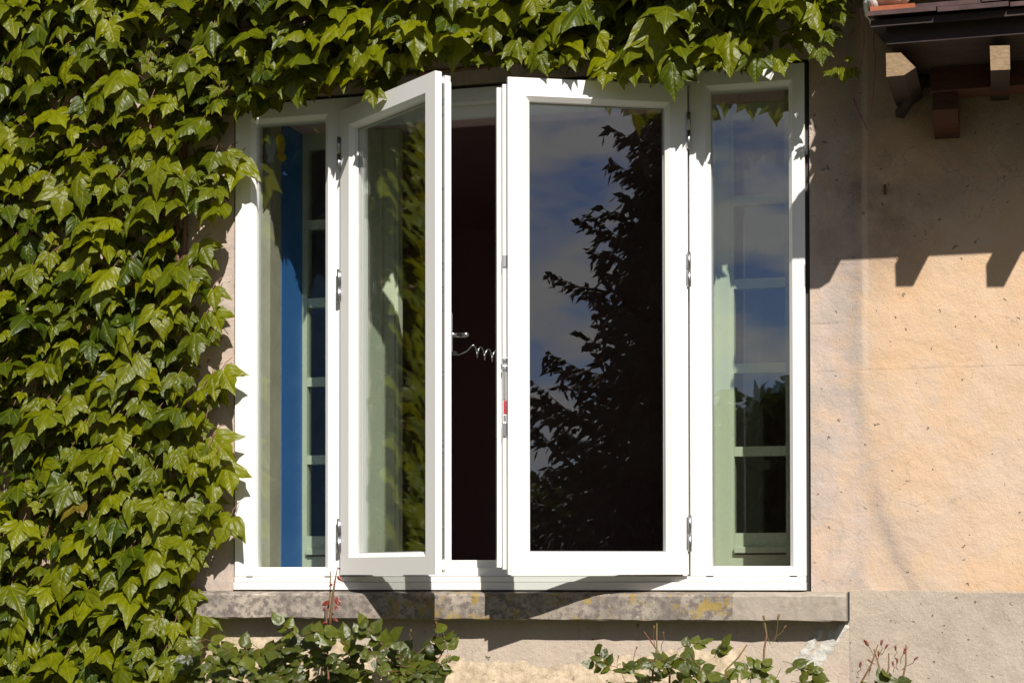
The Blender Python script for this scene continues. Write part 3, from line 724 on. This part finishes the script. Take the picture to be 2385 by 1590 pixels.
def rose(label, mask, canes, buds, seed, nspray, root, redshoot=None):
    r = random.Random(seed); t = thing('rose_bush', label, 'rose bush', (root, -.3, -1.5), 'rose bushes under the sill')
    off = lambda o: (setattr(o, 'location', (-root, .3, 1.5)), o)[1]
    lf, sm, bd, rs = MB(), MB(), MB(), MB()
    poly = [(x*1.01403, y*1.01403) for x, y in mask]
    xs = [p[0] for p in poly]; ys = [p[1] for p in poly]; k = tries = 0
    while k < nspray and tries < nspray*40:
        tries += 1; p = (r.uniform(min(xs), max(xs)), r.uniform(min(ys), 1720) if r.random() < .25 else r.uniform(min(ys), 1600))
        if not inside(p, poly): continue
        y = -r.uniform(.10, .34); b = at(p[0], p[1], y)
        spray(lf, sm, b, r.uniform(.026, .048), r, r.uniform(.1, .9), (r.uniform(-1, 1), r.uniform(-.3, .1), r.uniform(-.6, .5))); k += 1
    for (x0, y0, x1, y1) in canes:
        a = at(x1, y1, -.2); c = at(x0, y0, -.22); g = Vector((root+(c.x-root)*.5, -.3, -1.5))
        sm.tube([g, g.lerp(c, .6)+Vector((r.uniform(-.03, .03), 0, 0)), c, c.lerp(a, .5)+Vector((.006, 0, 0)), a], [.007, .005, .0032, .0026, .0018], 7)
    off(lf.build('foliage', ROSEL, t, recalc=False)); off(sm.build('stems', RSTEM, t))
    for (x0, y0, x1, y1, big) in buds:
        rs, bd = MB(), MB(); bud(rs, bd, at(x0, y0, -.2), at(x1, y1, -.2), r, big*.72)
        k_ = off(rs.build('bud_stalk', RSTEM, t)); bd.build('bud', redshoot or RED, k_)
    return t
LM = [(420, 1475), (470, 1462), (520, 1485), (560, 1490), (600, 1462), (650, 1468), (700, 1452), (760, 1440), (800, 1455), (840, 1478), (900, 1470), (950, 1482), (985, 1500), (1000, 1488), (1040, 1500), (1010, 1530), (1000, 1568), (1010, 1760), (400, 1760)]
lb = rose('rose bush under the left half of the sill with one tall red shoot', LM, [(760, 1440, 770, 1330), (640, 1560, 640, 1500), (1000, 1560, 1040, 1500)],
     [(1015, 1490, 1016, 1452, .5), (1035, 1500, 1045, 1478, .4), (955, 1490, 957, 1470, .5)], 31, 120, -.75, m_simple('rose_bud', (.18, .06, .03), (.30, .12, .05), 30))
# tall red shoot
rs_ = MB(); rl = MB(); r3 = random.Random(2)
q = [at(x*1.01403, y*1.01403, -.23) for x, y in ((757, 1450), (760, 1410), (764, 1370), (770, 1330), (776, 1300))]
rs_.tube(q, [.0052, .0045, .0038, .0026, .0008], 7)
for (x, y, s_, ro, ti) in ((770, 1372, .030, .6, .3), (758, 1380, .028, -1.1, .4), (775, 1322, .022, .8, .2), (764, 1340, .014, -.9, .4), (768, 1392, .020, .9, .5), (750, 1395, .016, -.8, .5), (776, 1304, .010, 1.4, .2), (766, 1418, .018, .9, .6), (752, 1425, .018, -1.0, .6)):
    leaf(rl, at(x*1.01403, y*1.01403, -.23), s_, ti, .1, ro, r3, r3.uniform(.1, .8), .4, .3, .9, rose_ol)
for o in (rs_.build('red_shoot', RSTEM, lb), rl.build('shoot_leaves', REDL, lb, recalc=False)): o.location = (.75, .3, 1.5)
RM = [(1375, 1535), (1420, 1520), (1450, 1540), (1440, 1568), (1470, 1520), (1500, 1500), (1520, 1525), (1545, 1490), (1570, 1460), (1600, 1490), (1640, 1500), (1650, 1540), (1690, 1520), (1720, 1500), (1760, 1530), (1780, 1490), (1810, 1500), (1830, 1520), (1865, 1550), (1850, 1760), (1400, 1760)]
rose('rose bush under the right half of the sill with small closed buds', RM, [(1520, 1568, 1530, 1450), (1560, 1568, 1500, 1470), (1690, 1560, 1740, 1500), (1780, 1510, 1782, 1450)],
     [(1795, 1500, 1780, 1442, .8), (1800, 1495, 1812, 1440, .9), (1805, 1490, 1826, 1462, .6), (1530, 1520, 1524, 1462, .5), (1540, 1515, 1545, 1475, .4), (1430, 1568, 1440, 1530, .4), (1475, 1540, 1482, 1510, .5)], 37, 42, .35, m_simple('rose_bud_green', (.16, .10, .03), (.30, .20, .05), 30))
CM = [(1975, 1580), (2020, 1575), (2080, 1578), (2100, 1600), (2140, 1760), (1940, 1760)]
rose('small rose bush with clustered red buds in front of the grey plinth', CM, [(2005, 1590, 2045, 1500), (2060, 1590, 2070, 1520), (2100, 1590, 2110, 1500), (2050, 1590, 2035, 1510)],
     [(2042, 1530, 2022, 1502, 1.3), (2045, 1530, 2052, 1500, .9), (2050, 1525, 2062, 1508, .8), (2045, 1545, 2046, 1525, .8), (2098, 1545, 2106, 1520, 1.2), (2088, 1535, 2086, 1512, .8), (2092, 1560, 2090, 1542, .8), (2082, 1565, 2080, 1548, .7), (2000, 1572, 2003, 1552, 1.0), (2025, 1572, 2026, 1560, .7), (2100, 1560, 2130, 1535, .8), (2038, 1548, 2028, 1540, .7)], 41, 7, .95, m_simple('red_bud', (.13, .010, .015), (.30, .02, .03), 40))

# ------------------------------------------------------------------ garden behind the camera (mirrored in the panes)
def clump_tree(name, label, cx, cy, z0, blobs, n, sz, seed, trunk=.2, cat='tree'):
    r = random.Random(seed); t = thing(name, label, cat, (cx, cy, -1.5)); mb = MB()
    for i in range(n):
        bx, by, bz, rr = r.choice(blobs)
        d = Vector((r.gauss(0, 1), r.gauss(0, 1), r.gauss(0, 1))).normalized()*rr*r.uniform(.6, 1.05)
        c = Vector((bx+d.x, by+d.y, bz+1.5+d.z*.85))
        a = Vector((r.gauss(0, 1), r.gauss(0, 1), r.gauss(0, 1))).normalized()*sz*r.uniform(.6, 1.2); q = a.orthogonal().normalized()*sz*r.uniform(.3, .6)
        mb.add([c-a, c+q, c+a, c-q], [(0, 1, 2, 3)]); mb.uv += [(0, 0)]*4; mb.tint += [r.random()]*4
    mb.build('crown', HEDGE, t, recalc=False)
    tr = MB(); tr.tube([(0, 0, 0), (.05, 0, z0*.5), (0, .05, z0)], [trunk, trunk*.8, trunk*.5], 8)
    for (bx, by, bz, rr) in blobs[:6]: tr.tube([(0, 0, z0*.6), (bx*.5, by*.5, (z0*.6+bz+1.5)/2), (bx, by, bz+1.5)], [trunk*.5, trunk*.3, .03], 6)
    tr.build('trunk', BARK, t); return t
def conifer(cx, cy):
    r = random.Random(9); t = thing('conifer', 'dark conifer mirrored in the pane of the right open sash', 'tree', (cx, cy, -1.5))
    top = 10.8; nd = MB(); tr = MB(); tr.tube([(0, 0, 0), (0, 0, top*.5), (0, 0, top)], [.22, .13, .02], 8)
    z = 1.0
    while z < top-.15:
        R0 = .25*(top-z)+.06+.17*max(0, 6.6-z)**.8; nb = 13 if z < 8 else 7; a0 = r.uniform(0, 6)
        for k in range(nb):
            a = a0+k*2*PI/nb+r.uniform(-.3, .3); zz = z+r.uniform(-.25, .25); L_ = R0*r.choice((.55, .7, .85, 1.0, 1.25))*r.uniform(.85, 1.1); d = Vector((math.cos(a), math.sin(a), 0))
            up = r.uniform(.1, .5)
            p = [Vector((0, 0, zz))+d*L_*s+Vector((0, 0, -.16*L_*math.sin(s*2.6)+up*.7*L_*s*s)) for s in (0, .25, .5, .75, 1)]
            tr.tube(p, [.03, .024, .016, .010, .004], 4, False)
            ns = int(9+L_*11); sd = Vector((-d.y, d.x, 0))
            for i in range(ns):
                s = (i+.6)/ns; f = s*4; j = min(3, int(f)); c = p[j].lerp(p[j+1], f-j)
                if s < .12: continue
                for sg in (-1, 1):
                    e = (sd*sg*r.uniform(.2, 1)+d*r.uniform(.2, 1.0)+Vector((0, 0, r.uniform(-.9, .35)))).normalized()*r.uniform(.14, .62)*(1.15-s*.75)
                    w_ = r.uniform(.03, .055); g = e.orthogonal().normalized()*w_; h = e.cross(g).normalized()*w_
                    mid = c+e*.45
                    nd.add([c, mid+g, mid+h, mid-g, mid-h, c+e], [(0, 1, 2), (0, 2, 3), (0, 3, 4), (0, 4, 1), (5, 2, 1), (5, 3, 2), (5, 4, 3), (5, 1, 4)])
                    if r.random() < .6:
                        q = c+e*.6; e2 = (e*.5+Vector((r.uniform(-.1, .1), r.uniform(-.1, .1), -r.uniform(.0, .16))))
                        nd.add([q, q+e2*.5+g*.7, q+e2*.5+h*.7, q+e2*.5-g*.7, q+e2], [(0, 1, 2), (0, 2, 3), (0, 3, 1), (4, 2, 1), (4, 3, 2), (4, 1, 3)])
        z += .27-.008*z
    nd.build('needles', CONI, t, recalc=False); tr.build('trunk', BARK, t)
conifer(13.4, -15.15)
rb = random.Random(4)
clump_tree('shrub', 'leafy garden shrub mirrored low in the pane of the right open sash', 3.85, -7.15, 1.3, [(rb.uniform(-.75, .1), rb.uniform(-.75, .1), rb.uniform(-1.3, -.15)+(.45 if q % 4 == 0 else 0), .30) for q in range(26)], 5200, .055, 5, .05, 'shrub')
clump_tree('tall_hedge', 'dark garden hedge standing behind the mirrored conifer', 12.5, -19.5, 1.6, [(-5+10*q/38, 3-6*q/38, rb.uniform(-1.0, 1.1), 1.0) for q in range(39)], 15000, .17, 15, .15, 'hedge')
clump_tree('garden_tree', 'broad dark garden tree mirrored in the narrow left pane', -9.5, -19, 4.0, [(rb.uniform(-3.2, 3.2), rb.uniform(-2.5, 2.5), rb.uniform(-.6, 7.2), 1.6) for _ in range(40)], 22000, .27, 6, .3)
clump_tree('garden_tree', 'low dark garden tree mirrored in the narrow right pane', -3.0, -21, 2.5, [(-3+7*q/39, rb.uniform(-1.2, 1.2), rb.uniform(-.6, 2.1), 1.1) for q in range(40)], 18000, .2, 8, .25)
clump_tree('garden_tree', 'spreading green tree beyond the vine end of the garden', -9.8, -6.0, 3.0, [(rb.uniform(-1.5, 1.5), rb.uniform(-2, 2), rb.uniform(-.4, 4), 1.1) for _ in range(24)], 9000, .18, 12, .2)
print('leaves', nleaf, 'faces', sum(len(o.data.polygons) for o in bpy.data.objects if o.type == 'MESH'))
